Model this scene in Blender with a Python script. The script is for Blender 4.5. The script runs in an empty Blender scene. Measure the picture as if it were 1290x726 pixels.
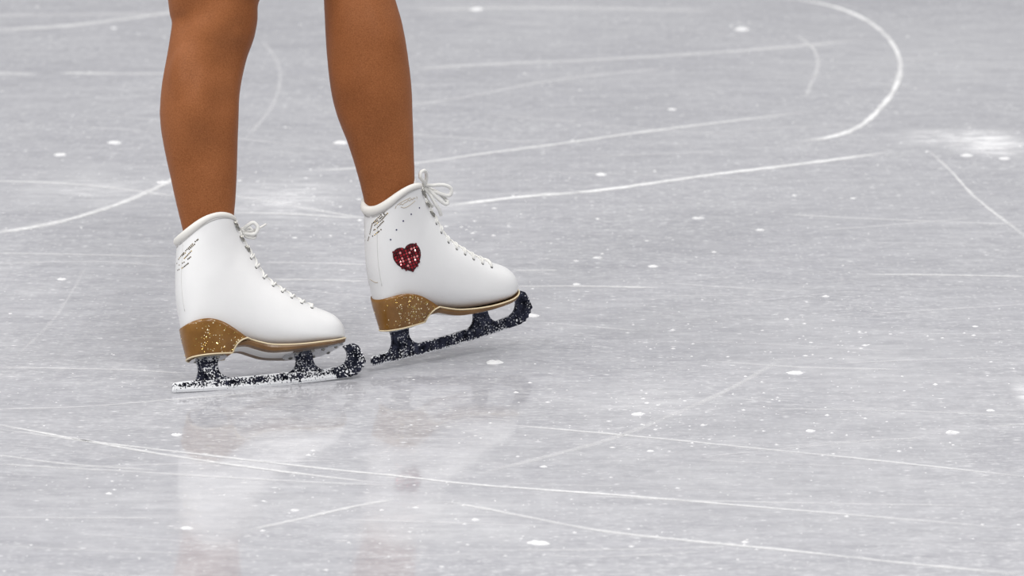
import bpy, bmesh, math, random
from mathutils import Vector, Matrix
from mathutils.bvhtree import BVHTree

SC = bpy.context.scene
COL = SC.collection
rnd = random.Random(7)
R = math.radians

# ------------------------------------------------------------------ camera
F_PX = 6580.0                       # focal length in pixels of a 1290 px wide frame
PITCH = R(11.0)
CAM = Vector((0.346, -6.793, 1.455))
cam_data = bpy.data.cameras.new('camera')
cam_data.sensor_width = 36.0
cam_data.lens = F_PX / 1290.0 * 36.0
cam_data.clip_end = 500
cam_data.dof.use_dof = True
cam_data.dof.focus_distance = 6.95
cam_data.dof.aperture_fstop = 9.0
cam = bpy.data.objects.new('camera', cam_data)
COL.objects.link(cam)
cam.location = CAM
cam.rotation_euler = (math.pi / 2 - PITCH, 0, 0)
SC.camera = cam

def ray(px, py):
    f = Vector((0, math.cos(PITCH), -math.sin(PITCH)))
    u = Vector((0, math.sin(PITCH), math.cos(PITCH)))
    return (f + Vector((1, 0, 0)) * ((px - 645.0) / F_PX) - u * ((py - 363.0) / F_PX))

def ground(px, py, z=0.0):
    d = ray(px, py)
    return CAM + d * ((z - CAM.z) / d.z)

def at_depth(px, py, Y):
    d = ray(px, py)
    return CAM + d * ((Y - CAM.y) / d.y)

# ------------------------------------------------------------------ world, lamps, exposure
world = bpy.data.worlds.new('arena_air')
SC.world = world
world.use_nodes = True
bg = world.node_tree.nodes['Background']
bg.inputs[0].default_value = (0.93, 0.95, 1.0, 1)
bg.inputs[1].default_value = 0.32

def hall_lamp(x, y, z, power, size=2.2, target=(0, 0, 0.2)):
    l = bpy.data.lights.new('arena_ceiling_lamp', 'AREA')
    l.shape = 'RECTANGLE'
    l.size = size
    l.size_y = size * 0.6
    l.energy = power
    l.color = (1.0, 0.985, 0.96)
    o = bpy.data.objects.new('arena_ceiling_lamp', l)
    COL.objects.link(o)
    o.location = (x, y, z)
    d = Vector(target) - Vector((x, y, z))
    o.rotation_euler = d.to_track_quat('-Z', 'Y').to_euler()

for lx in (-13, -5, 3, 11):          # rows of lamps hung under the arena roof
    for ly in (-8, 0, 8):
        if not (ly == -8 and lx > 5):
            hall_lamp(lx, ly, 11.0, 540 if ly < -5 else 225)

SC.view_settings.view_transform = 'Standard'
SC.view_settings.look = 'None'
SC.view_settings.gamma = 1.0
SC.view_settings.use_curve_mapping = False
SC.view_settings.exposure = 0.11

# ------------------------------------------------------------------ helpers
def link(name, me, mat=None, parent=None, smooth=True):
    o = bpy.data.objects.new(name, me)
    COL.objects.link(o)
    if mat and not me.materials:
        me.materials.append(mat)
    if smooth and me.polygons:
        me.polygons.foreach_set('use_smooth', [True] * len(me.polygons))
    if parent:
        o.parent = parent
    return o

def mesh(name, verts, faces):
    me = bpy.data.meshes.new(name)
    me.from_pydata([tuple(v) for v in verts], [], faces)
    bm = bmesh.new()
    bm.from_mesh(me)
    bmesh.ops.recalc_face_normals(bm, faces=bm.faces[:])
    bm.to_mesh(me)
    bm.free()
    return me

def tag(o, label=None, cat=None, group=None, kind=None):
    for k, v in (('label', label), ('category', cat), ('group', group), ('kind', kind)):
        if v:
            o[k] = v

def lerp_tab(tab, x):
    if x <= tab[0][0]:
        return tab[0][1]
    for (a, va), (b, vb) in zip(tab, tab[1:]):
        if x <= b:
            t = (x - a) / (b - a)
            return va + (vb - va) * t
    return tab[-1][1]

def smooth_tab(tab, x):
    """Catmull-Rom through (x, value) pairs."""
    n = len(tab)
    if x <= tab[0][0]:
        return tab[0][1]
    if x >= tab[-1][0]:
        return tab[-1][1]
    for i in range(n - 1):
        x0, x1 = tab[i][0], tab[i + 1][0]
        if x <= x1:
            t = (x - x0) / (x1 - x0)
            p1, p2 = tab[i][1], tab[i + 1][1]
            m1 = (tab[i + 1][1] - tab[i - 1][1]) / (tab[i + 1][0] - tab[i - 1][0]) if i else (p2 - p1) / (x1 - x0)
            m2 = (tab[i + 2][1] - tab[i][1]) / (tab[i + 2][0] - tab[i][0]) if i + 2 < n else (p2 - p1) / (x1 - x0)
            h = x1 - x0
            return ((2*t**3 - 3*t*t + 1) * p1 + (t**3 - 2*t*t + t) * h * m1 + (-2*t**3 + 3*t*t) * p2 + (t**3 - t*t) * h * m2)

def catmull(pts, n):
    """n points per span through a list of tuples."""
    out = []
    P = [Vector(p) for p in pts]
    for i in range(len(P) - 1):
        p0 = P[i - 1] if i else P[i] * 2 - P[i + 1]
        p1, p2 = P[i], P[i + 1]
        p3 = P[i + 2] if i + 2 < len(P) else P[i + 1] * 2 - P[i]
        for k in range(n):
            t = k / n
            out.append(0.5 * ((2 * p1) + (p2 - p0) * t + (2 * p0 - 5 * p1 + 4 * p2 - p3) * t * t + (3 * p1 - p0 - 3 * p2 + p3) * t ** 3))
    out.append(P[-1].copy())
    return out

class MB:
    def __init__(self):
        self.v, self.f = [], []
    def add(self, v, f):
        b = len(self.v)
        self.v += [Vector(p) for p in v]
        self.f += [tuple(i + b for i in q) for q in f]
    def tube(self, pts, r, seg=8, closed=False, flat=1.0):
        P = [Vector(p) for p in pts]
        n = len(P)
        rr = r if isinstance(r, (list, tuple)) else [r] * n
        rings = []
        up = None
        for i in range(n):
            a = P[(i - 1) % n] if (closed or i) else P[i]
            b = P[(i + 1) % n] if (closed or i < n - 1) else P[i]
            d = (b - a)
            d = d.normalized() if d.length > 1e-9 else Vector((1, 0, 0))
            if up is None:
                up = Vector((0, 0, 1)) if abs(d.z) < 0.9 else Vector((0, 1, 0))
            s = d.cross(up)
            s = s.normalized() if s.length > 1e-6 else d.orthogonal().normalized()
            up = s.cross(d).normalized()
            rings.append([P[i] + (s * math.cos(2 * math.pi * k / seg) + up * flat * math.sin(2 * math.pi * k / seg)) * rr[i] for k in range(seg)])
        self.loft(rings, closed)
    def loft(self, rings, closed=False):
        m = len(rings[0])
        n = len(rings)
        v = [p for r_ in rings for p in r_]
        f = []
        for i in range(n if closed else n - 1):
            for k in range(m):
                j = (i + 1) % n
                f.append((i * m + k, i * m + (k + 1) % m, j * m + (k + 1) % m, j * m + k))
        if not closed:
            f.append(tuple(range(m)))
            f.append(tuple((n - 1) * m + k for k in reversed(range(m))))
        self.add(v, f)
    def prism(self, poly, y0, y1):
        """polygon in (x, z), extruded along y"""
        n = len(poly)
        v = [Vector((p[0], y0, p[1])) for p in poly] + [Vector((p[0], y1, p[1])) for p in poly]
        f = [tuple(range(n)), tuple(n + k for k in reversed(range(n)))]
        f += [(k, (k + 1) % n, n + (k + 1) % n, n + k) for k in range(n)]
        self.add(v, f)
    def gem(self, p, nrm, r, h=0.6):
        nrm = Vector(nrm).normalized()
        s = nrm.orthogonal().normalized()
        t = nrm.cross(s)
        v = []
        for rad, hh in ((1.0, -0.1), (1.0, 0.25), (0.55, h)):
            for k in range(6):
                a = math.pi / 3 * k
                v.append(Vector(p) + (s * math.cos(a) + t * math.sin(a)) * r * rad + nrm * r * hh)
        f = [(i * 6 + k, i * 6 + (k + 1) % 6, i * 6 + 6 + (k + 1) % 6, i * 6 + 6 + k) for i in (0, 1) for k in range(6)]
        f.append(tuple(range(12, 18)))
        self.add(v, f)
    def build(self, name, mat, parent=None, smooth=True, bevel=0.0, shear=False):
        if shear:
            self.v = [fwdv(p) for p in self.v]
        me = mesh(name, self.v, self.f)
        if bevel:
            bm = bmesh.new()
            bm.from_mesh(me)
            ed = [e for e in bm.edges if len(e.link_faces) == 2 and e.calc_face_angle(0) > R(40)]
            bmesh.ops.bevel(bm, geom=ed, offset=bevel, segments=2, affect='EDGES', clamp_overlap=True)
            bm.to_mesh(me)
            bm.free()
        return link(name, me, mat, parent, smooth)

# ------------------------------------------------------------------ materials
def principled(name, color, rough=0.5, metal=0.0, **kw):
    m = bpy.data.materials.new(name)
    m.use_nodes = True
    b = m.node_tree.nodes['Principled BSDF']
    b.inputs['Base Color'].default_value = (*color, 1)
    b.inputs['Roughness'].default_value = rough
    b.inputs['Metallic'].default_value = metal
    for k, v in kw.items():
        b.inputs[k.replace('_', ' ')].default_value = v
    return m

def nd(m, kind, **kw):
    n = m.node_tree.nodes.new(kind)
    for k, v in kw.items():
        if k in n.inputs:
            n.inputs[k].default_value = v
        else:
            setattr(n, k, v)
    return n

def lk(m, a, b):
    m.node_tree.links.new(a, b)

def ramp(m, src, stops):
    n = nd(m, 'ShaderNodeValToRGB')
    els = n.color_ramp.elements
    while len(els) < len(stops):
        els.new(0.5)
    for e, (p, c) in zip(els, stops):
        e.position = p
        e.color = c if len(c) == 4 else (*c, 1)
    lk(m, src, n.inputs[0])
    return n.outputs[0]

def math_n(m, op, a, b=None, clamp=False):
    n = nd(m, 'ShaderNodeMath', operation=op)
    n.use_clamp = clamp
    for i, s in enumerate((a, b)):
        if s is None:
            continue
        if isinstance(s, (int, float)):
            n.inputs[i].default_value = s
        else:
            lk(m, s, n.inputs[i])
    return n.outputs[0]

def mixcol(m, fac, a, b):
    n = nd(m, 'ShaderNodeMix', data_type='RGBA')
    for i, s in ((0, fac), (6, a), (7, b)):
        if isinstance(s, (int, float)):
            n.inputs[i].default_value = s
        elif isinstance(s, tuple):
            n.inputs[i].default_value = (*s, 1)
        else:
            lk(m, s, n.inputs[i])
    return n.outputs[2]

def noise(m, vec, scale, detail=2.0, rough=0.5, dist=0.0):
    n = nd(m, 'ShaderNodeTexNoise', Scale=scale, Detail=detail, Roughness=rough, Distortion=dist)
    if vec is not None:
        lk(m, vec, n.inputs['Vector'])
    return n.outputs['Fac']

def bump(m, src, strength, dist=0.001):
    n = nd(m, 'ShaderNodeBump', Strength=strength, Distance=dist)
    lk(m, src, n.inputs['Height'])
    lk(m, n.outputs[0], m.node_tree.nodes['Principled BSDF'].inputs['Normal'])

def coords(m):
    return nd(m, 'ShaderNodeTexCoord').outputs['Object']

# ice: grey sheet, faint cloudy frost, worn streaks, snow dust patches, fine white flecks
ICE = principled('ice', (0.5, 0.5, 0.53), 0.12, IOR=1.31)
def build_ice():
    m = ICE
    b = m.node_tree.nodes['Principled BSDF']
    co = coords(m)
    def scaled(sx, sy, rot=0.0):
        mp = nd(m, 'ShaderNodeMapping')
        mp.inputs['Scale'].default_value = (sx, sy, 1)
        mp.inputs['Rotation'].default_value = (0, 0, rot)
        lk(m, co, mp.inputs[0])
        return mp.outputs[0]
    cloud = noise(m, co, 1.6, 6, 0.65)
    mott = noise(m, scaled(0.8, 1.0, 0.08), 13, 6, 0.72)
    fine = noise(m, scaled(1.0, 0.55, 0.1), 46, 4, 0.7)
    streak = noise(m, scaled(0.35, 1.6, 0.12), 17, 5, 0.7)
    streak2 = noise(m, scaled(0.5, 2.0, -0.2), 40, 3, 0.65)
    base = mixcol(m, ramp(m, math_n(m, 'ADD', math_n(m, 'MULTIPLY', cloud, .45), math_n(m, 'MULTIPLY', mott, .55)), [(.34, (0, 0, 0)), (.66, (1, 1, 1))]), (0.352, 0.351, 0.380), (0.462, 0.461, 0.485))
    k = math_n(m, 'ADD', math_n(m, 'MULTIPLY', streak, 0.5), math_n(m, 'ADD', math_n(m, 'MULTIPLY', fine, 0.35), math_n(m, 'MULTIPLY', streak2, 0.3)))
    tone = ramp(m, k, [(0.38, (0.80, 0.80, 0.81)), (0.56, (1, 1, 1)), (0.76, (1.25, 1.25, 1.24))])
    mul = nd(m, 'ShaderNodeMix', data_type='RGBA', blend_type='MULTIPLY')
    mul.inputs[0].default_value = 1.0
    lk(m, base, mul.inputs[6]); lk(m, tone, mul.inputs[7])
    col = mul.outputs[2]
    # snow dust patches at their places on the ice
    sep = nd(m, 'ShaderNodeSeparateXYZ'); lk(m, co, sep.inputs[0])
    patches = [(1245, 180, 75, 24, 0.75), (1180, 172, 70, 14, 0.5), (110, 240, 140, 38, 0.28), (360, 250, 110, 40, 0.42), (1294, 498, 22, 26, 0.55),
               (560, 258, 70, 50, 0.22), (1060, 455, 200, 60, 0.16), (820, 510, 130, 40, 0.22), (560, 655, 200, 45, 0.22), (140, 640, 240, 60, 0.14), (640, 10, 500, 20, 0.12), (1180, 70, 330, 70, 0.16), (620, 40, 240, 50, .1), (900, 600, 420, 90, .12), (300, 640, 330, 70, .12)]
    snow = None
    frag = noise(m, scaled(0.6, 1.5), 26, 5, 0.75)
    for (px, py, rx, ry, amp) in patches:
        c = ground(px, py)
        ax = (ground(px + rx, py) - c).length
        ay = (ground(px, py - ry) - ground(px, py + ry)).length / 2
        dx = math_n(m, 'DIVIDE', math_n(m, 'SUBTRACT', sep.outputs[0], c.x), ax)
        dy = math_n(m, 'DIVIDE', math_n(m, 'SUBTRACT', sep.outputs[1], c.y), ay)
        rr = math_n(m, 'SQRT', math_n(m, 'ADD', math_n(m, 'MULTIPLY', dx, dx), math_n(m, 'MULTIPLY', dy, dy)))
        fall = math_n(m, 'MULTIPLY', math_n(m, 'SUBTRACT', 1.0, rr, True), amp * 2.2)
        snow = fall if snow is None else math_n(m, 'MAXIMUM', snow, fall)
    sm = math_n(m, 'MULTIPLY', snow, ramp(m, frag, [(0.36, (0.1, 0.1, 0.1)), (0.62, (1, 1, 1))]), True)
    # flecks of frost
    fl = nd(m, 'ShaderNodeTexVoronoi', Scale=85.0, Randomness=1.0)
    lk(m, scaled(0.62, 0.95), fl.inputs['Vector'])
    keep = nd(m, 'ShaderNodeSeparateColor'); lk(m, fl.outputs['Color'], keep.inputs[0])
    fleck = math_n(m, 'MULTIPLY', ramp(m, fl.outputs['Distance'], [(0.08, (1, 1, 1)), (0.36, (0, 0, 0))]),
                   ramp(m, keep.outputs[0], [(0.66, (0, 0, 0)), (1.0, (0.75, 0.75, 0.75))]))
    fl2 = nd(m, 'ShaderNodeTexVoronoi', Scale=240.0, Randomness=1.0)
    lk(m, scaled(0.5, 0.8), fl2.inputs['Vector'])
    keep2 = nd(m, 'ShaderNodeSeparateColor'); lk(m, fl2.outputs['Color'], keep2.inputs[0])
    fleck2 = math_n(m, 'MULTIPLY', ramp(m, fl2.outputs['Distance'], [(0.15, (1, 1, 1)), (0.45, (0, 0, 0))]),
                    ramp(m, keep2.outputs[0], [(0.62, (0, 0, 0)), (0.95, (0.5, 0.5, 0.5))]))
    dust = math_n(m, 'MULTIPLY', ramp(m, noise(m, scaled(0.45, 1.2, 0.06), 130, 3, 0.65), [(0.50, (0, 0, 0)), (0.74, (0.75, 0.75, 0.75))]),
                  ramp(m, noise(m, co, 2.6, 4, 0.65), [(0.36, (0.2, 0.2, 0.2)), (0.64, (1, 1, 1))]))
    sm = math_n(m, 'MAXIMUM', sm, dust)
    w = math_n(m, 'MAXIMUM', sm, math_n(m, 'MAXIMUM', fleck, fleck2), True)
    col = mixcol(m, w, col, (0.73, 0.73, 0.745))
    lk(m, col, b.inputs['Base Color'])
    rg = math_n(m, 'ADD', math_n(m, 'MULTIPLY', fine, 0.04), math_n(m, 'MULTIPLY', w, 0.5))
    lk(m, math_n(m, 'ADD', rg, 0.02), b.inputs['Roughness'])
    bump(m, math_n(m, 'ADD', streak2, math_n(m, 'MULTIPLY', noise(m, co, 160, 2), 0.3)), 0.03, 0.0006)
build_ice()

SNOW = principled('packed_snow', (0.72, 0.72, 0.73), 0.7)
SNOW.node_tree.nodes['Principled BSDF'].inputs['Specular IOR Level'].default_value = 0.2

TRACK = principled('scraped_snow_line', (0.74, 0.74, 0.75), 0.75)
def build_track():
    m = TRACK
    b = m.node_tree.nodes['Principled BSDF']
    at = nd(m, 'ShaderNodeAttribute', attribute_name='cover')
    n1 = noise(m, nd(m, 'ShaderNodeTexCoord').outputs['Object'], 90, 4, 0.7)
    n2 = noise(m, nd(m, 'ShaderNodeTexCoord').outputs['Object'], 6, 3, 0.6)
    f = math_n(m, 'MULTIPLY', at.outputs['Fac'], math_n(m, 'ADD', 0.25, math_n(m, 'MULTIPLY', math_n(m, 'MULTIPLY', n1, n2), 3.0)), True)
    lk(m, f, b.inputs['Alpha'])
build_track()

LEATHER = principled('white_leather', (0.80, 0.80, 0.81), 0.48)
LEATHER.node_tree.nodes['Principled BSDF'].inputs['Specular IOR Level'].default_value = 0.35
def build_leather():
    m = LEATHER
    co = coords(m)
    n = noise(m, co, 240, 3, 0.6)
    big = noise(m, co, 14, 3, 0.5)
    col = ramp(m, big, [(0.3, (0.71, 0.71, 0.715)), (0.65, (0.76, 0.76, 0.765))])
    lk(m, col, m.node_tree.nodes['Principled BSDF'].inputs['Base Color'])
    bump(m, math_n(m, 'ADD', math_n(m, 'MULTIPLY', n, 0.15), big), 0.25, 0.002)
build_leather()
PAD = principled('cream_padding', (0.74, 0.725, 0.69), 0.6)
def build_pad():
    bump(PAD, noise(PAD, coords(PAD), 300, 2), 0.2, 0.0006)
build_pad()
LACE = principled('white_lace', (0.76, 0.755, 0.73), 0.75)
def build_lace():
    bump(LACE, noise(LACE, coords(LACE), 900, 2), 0.5, 0.0005)
build_lace()
STITCH = principled('grey_stitching', (0.50, 0.49, 0.48), 0.7)
SEAM = principled('pale_stitching', (0.60, 0.60, 0.59), 0.7)
EYE = principled('dark_eyelet', (0.12, 0.12, 0.12), 0.35, 0.7)
HOOK = principled('nickel_hook', (0.35, 0.34, 0.31), 0.28, 1.0)

HEEL = principled('golden_brown_lacquer', (0.26, 0.125, 0.035), 0.26)
def build_heel():
    m = HEEL
    n = noise(m, coords(m), 26, 5, 0.65)
    c = ramp(m, n, [(0.3, (0.155, 0.066, 0.011)), (0.55, (0.225, 0.103, 0.020)), (0.78, (0.29, 0.15, 0.042))])
    lk(m, c, m.node_tree.nodes['Principled BSDF'].inputs['Base Color'])
build_heel()
SOLE = principled('brown_sole_edge', (0.18, 0.092, 0.03), 0.32)
def build_sole():
    n = noise(SOLE, coords(SOLE), 30, 4, 0.6)
    c = ramp(SOLE, n, [(0.3, (0.13, 0.062, 0.018)), (0.7, (0.22, 0.12, 0.045))])
    lk(SOLE, c, SOLE.node_tree.nodes['Principled BSDF'].inputs['Base Color'])
build_sole()
CREAM = principled('cream_welt', (0.72, 0.60, 0.40), 0.45)
SPARK = principled('pale_gold_sparkle', (0.85, 0.74, 0.48), 0.25, 0.3)
PALE = principled('pale_arch', (0.80, 0.79, 0.77), 0.35)
GOLD_GEM = principled('gold_crystal', (0.62, 0.43, 0.13), 0.12, 0.9)
BRONZE_GEM = principled('bronze_crystal', (0.20, 0.15, 0.08), 0.15, 0.85)
BLUE_GEM = principled('dark_blue_crystal', (0.03, 0.03, 0.10), 0.12, 0.2)
RED_GEM = principled('ruby_rhinestone', (0.13, 0.003, 0.010), 0.08, 0.35)
GLINT_GEM = principled('bright_ruby_rhinestone', (0.80, 0.26, 0.27), 0.10, 0.1)  # glints of the same red stones, painted as a pink stone colour
MID_GEM = principled('crimson_rhinestone', (0.34, 0.014, 0.026), 0.1, 0.3)
RED_BACK = principled('dark_red_backing', (0.035, 0.002, 0.004), 0.5)
GILT = principled('tan_foil_script', (0.44, 0.37, 0.28), 0.4, 0.2)
PLATE = principled('bright_steel_plate', (0.62, 0.63, 0.65), 0.22, 1.0)

STEEL = {}
def steel(name, lo, hi):
    m = principled(name, (0.05, 0.055, 0.075), 0.2, 1.0)
    b = m.node_tree.nodes['Principled BSDF']
    co = coords(m)
    n = noise(m, co, 400, 1.5, 0.6)
    n2 = noise(m, co, 60, 3, 0.6)
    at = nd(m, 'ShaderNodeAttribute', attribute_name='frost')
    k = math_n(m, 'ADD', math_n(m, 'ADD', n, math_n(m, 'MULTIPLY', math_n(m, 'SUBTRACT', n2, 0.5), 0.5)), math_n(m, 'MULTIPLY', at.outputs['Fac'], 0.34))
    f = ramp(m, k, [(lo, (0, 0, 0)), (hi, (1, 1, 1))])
    dark = ramp(m, noise(m, co, 110, 3, 0.6), [(0.35, (0.012, 0.013, 0.02)), (0.7, (0.075, 0.08, 0.12))])  # dark mirrored surroundings put into the chrome's base colour
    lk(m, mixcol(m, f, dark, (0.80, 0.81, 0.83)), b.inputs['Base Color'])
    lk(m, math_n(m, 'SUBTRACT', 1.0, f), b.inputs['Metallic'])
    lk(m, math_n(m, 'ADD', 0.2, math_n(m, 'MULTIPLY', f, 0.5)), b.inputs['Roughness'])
    bump(m, k, 0.35, 0.0008)
    return m
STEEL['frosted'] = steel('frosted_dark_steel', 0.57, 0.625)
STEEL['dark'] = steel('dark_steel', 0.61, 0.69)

SKIN = principled('tan_tights', (0.33, 0.155, 0.08), 0.5)
def build_skin():
    m = SKIN
    b = m.node_tree.nodes['Principled BSDF']
    co = coords(m)
    n = noise(m, co, 620, 2, 0.6)
    big = noise(m, co, 9, 3, 0.5)
    c = ramp(m, math_n(m, 'ADD', math_n(m, 'MULTIPLY', n, 0.6), math_n(m, 'MULTIPLY', big, 0.4)),
             [(0.34, (0.205, 0.068, 0.022)), (0.66, (0.335, 0.123, 0.046))])
    lk(m, c, b.inputs['Base Color'])
    b.inputs['Specular IOR Level'].default_value = 0.12
    b.inputs['Sheen Weight'].default_value = 0.02
    bump(m, n, 0.12, 0.0005)
build_skin()

# ------------------------------------------------------------------ the ice sheet
def build_floor():
    mb = MB()
    x0, x1, y0, y1, d = -28.0, 28.0, -12.0, 40.0, -0.04
    v = [(x0, y0, 0), (x1, y0, 0), (x1, y1, 0), (x0, y1, 0), (x0, y0, d), (x1, y0, d), (x1, y1, d), (x0, y1, d)]
    mb.add(v, [(0, 1, 2, 3), (7, 6, 5, 4), (0, 4, 5, 1), (1, 5, 6, 2), (2, 6, 7, 3), (3, 7, 4, 0)])
    o = mb.build('floor', ICE, smooth=False)
    tag(o, 'pale grey skating rink ice scored with white blade scratches', kind='structure')
    return o
floor = build_floor()

def scratch(pix, width, cover, jitter=0.0):
    """a line of scraped snow standing a fraction of a millimetre proud of the ice; pix = points on the ice"""
    P = catmull([tuple(ground(*p)) for p in pix], 10)
    verts, faces, cov = [], [], []
    n = len(P)
    for i, p in enumerate(P):
        d = (P[min(i + 1, n - 1)] - P[max(i - 1, 0)]).normalized()
        s = Vector((-d.y, d.x, 0))
        fade = min(1.0, 9.0 * min(i, n - 1 - i) / n + 0.1)
        wv = width * (0.8 + 0.4 * rnd.random()) * (0.32 + 0.68 * abs(d.x))
        for q, hh, c in ((-1, 0.0002, 0.0), (-0.4, 0.0006, 1.0), (0.4, 0.0006, 1.0), (1, 0.0002, 0.0)):
            verts.append((p + s * wv * q * 0.5 + s * jitter * (rnd.random() - .5)) * 1.0 + Vector((0, 0, hh)))
            cov.append(c * cover * fade)
    for i in range(n - 1):
        for k in range(3):
            faces.append((i * 4 + k, i * 4 + k + 1, i * 4 + 5 + k, i * 4 + 4 + k))
    me = mesh('ice_scratch', verts, faces)
    a = me.attributes.new('cover', 'FLOAT', 'POINT')
    a.data.foreach_set('value', cov)
    return link('ice_scratch', me, TRACK, floor)

LINES = [
    ([(-20, 296), (60, 283), (120, 267), (170, 249), (213, 229), (240, 214)], .036, .75),
    ([(-20, 39), (80, 33), (150, 25), (230, 14), (320, 4)], .06, .45),
    ([(75, 92), (140, 93), (240, 93)], .035, .5),
    ([(-20, 92), (45, 94)], .05, .4),
    ([(975, -4), (1040, 6), (1085, 22), (1118, 47), (1134, 78), (1128, 110), (1110, 135), (1085, 158), (1050, 172), (1005, 179)], .034, .85),
    ([(1000, 42), (1025, 62), (1030, 85), (1022, 105), (1014, 125)], .03, .38),
    ([(380, 216), (450, 212), (540, 204), (600, 195), (700, 182), (814, 166), (920, 153), (1028, 140)], .026, .6),
    ([(545, 262), (650, 249), (755, 240), (900, 220), (1000, 208), (1130, 191)], .028, .85),
    ([(515, 134), (600, 120), (700, 101), (850, 85)], .03, .32),
    ([(515, 88), (600, 82), (760, 75), (920, 65), (1100, 50)], .045, .4),
    ([(1170, 190), (1200, 218), (1230, 250), (1300, 305)], .022, .55),
    ([(985, 270), (1100, 276), (1300, 284)], .016, .4),
    ([(1085, 346), (1200, 347), (1300, 349)], .016, .55),
    ([(645, 341), (705, 341)], .014, .5),
    ([(650, 361), (740, 361), (830, 363)], .016, .55),
    ([(-20, 532), (60, 547), (120, 558), (200, 572), (300, 587), (400, 600), (480, 609)], .013, .75),
    ([(-20, 539), (110, 556), (167, 563), (279, 576), (400, 590), (500, 600), (600, 611), (800, 626), (1000, 643), (1310, 669)], .0115, .75),
    ([(-20, 571), (58, 582), (120, 588), (200, 593)], .012, .5),
    ([(-20, 584), (80, 590), (155, 594), (320, 604), (520, 614)], .012, .42),
    ([(610, 533), (800, 550), (950, 565), (1100, 580), (1310, 603)], .011, .6),
    ([(560, 632), (620, 643), (750, 668), (870, 682), (974, 692), (1150, 711), (1310, 726)], .014, .65),
    ([(310, 669), (370, 656), (440, 640), (500, 629)], .016, .55),
    ([(-20, 652), (90, 653), (205, 653)], .010, .38),
    ([(-20, 463), (150, 466), (235, 471)], .012, .45),
    ([(-20, 516), (100, 513), (215, 504), (330, 495)], .010, .45),
    ([(600, 598), (700, 573), (780, 550), (850, 522), (920, 490), (990, 450)], .022, .3),
    ([(20, 450), (70, 400), (110, 335)], .02, .2),
    ([(330, 50), (352, 85), (345, 130), (310, 175)], .03, .25),
    ([(290, 246), (380, 262), (470, 277)], .022, .4),
    ([(285, 268), (370, 270), (460, 276)], .022, .5),
    ([(-20, 228), (75, 231), (150, 238), (225, 248)], .025, .5),
    ([(-20, 319), (100, 321), (215, 324)], .018, .35),
    ([(-20, 333), (120, 330), (215, 336)], .018, .3),
    ([(330, 331), (400, 332), (470, 334)], .018, .4),
    ([(335, 352), (400, 353), (465, 355)], .018, .45),
    ([(-20, 20), (200, 17)], .06, .25),
    ([(520, 12), (700, 10), (900, 14)], .06, .35),
    ([(890, 455), (1010, 463), (1140, 466)], .014, .3),
    ([(960, 515), (1130, 518), (1300, 525)], .012, .25),
    ([(740, 625), (900, 632), (1240, 638)], .010, .4),
    ([(690, 700), (760, 702), (900, 695)], .010, .3),
    ([(430, 655), (560, 659), (700, 664)], .010, .35),
]
for pix, w, c in LINES:
    scratch(pix, w, c, 0.002)
for k in range(70):                       # fainter old tracks, mostly running across
    px, py = rnd.uniform(-50, 1330), rnd.uniform(0, 720)
    L = rnd.uniform(60, 420)
    sl = rnd.uniform(-0.10, 0.14)
    cv = rnd.uniform(-0.00012, 0.00012) * L
    pts = [(px + L * t, py + sl * L * t + cv * L * (t - .5) ** 2) for t in (0, .33, .66, 1)]
    scratch(pts, rnd.uniform(.006, .012) * (1.5 if py < 300 else 1), rnd.uniform(.10, .34), 0.002)

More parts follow.
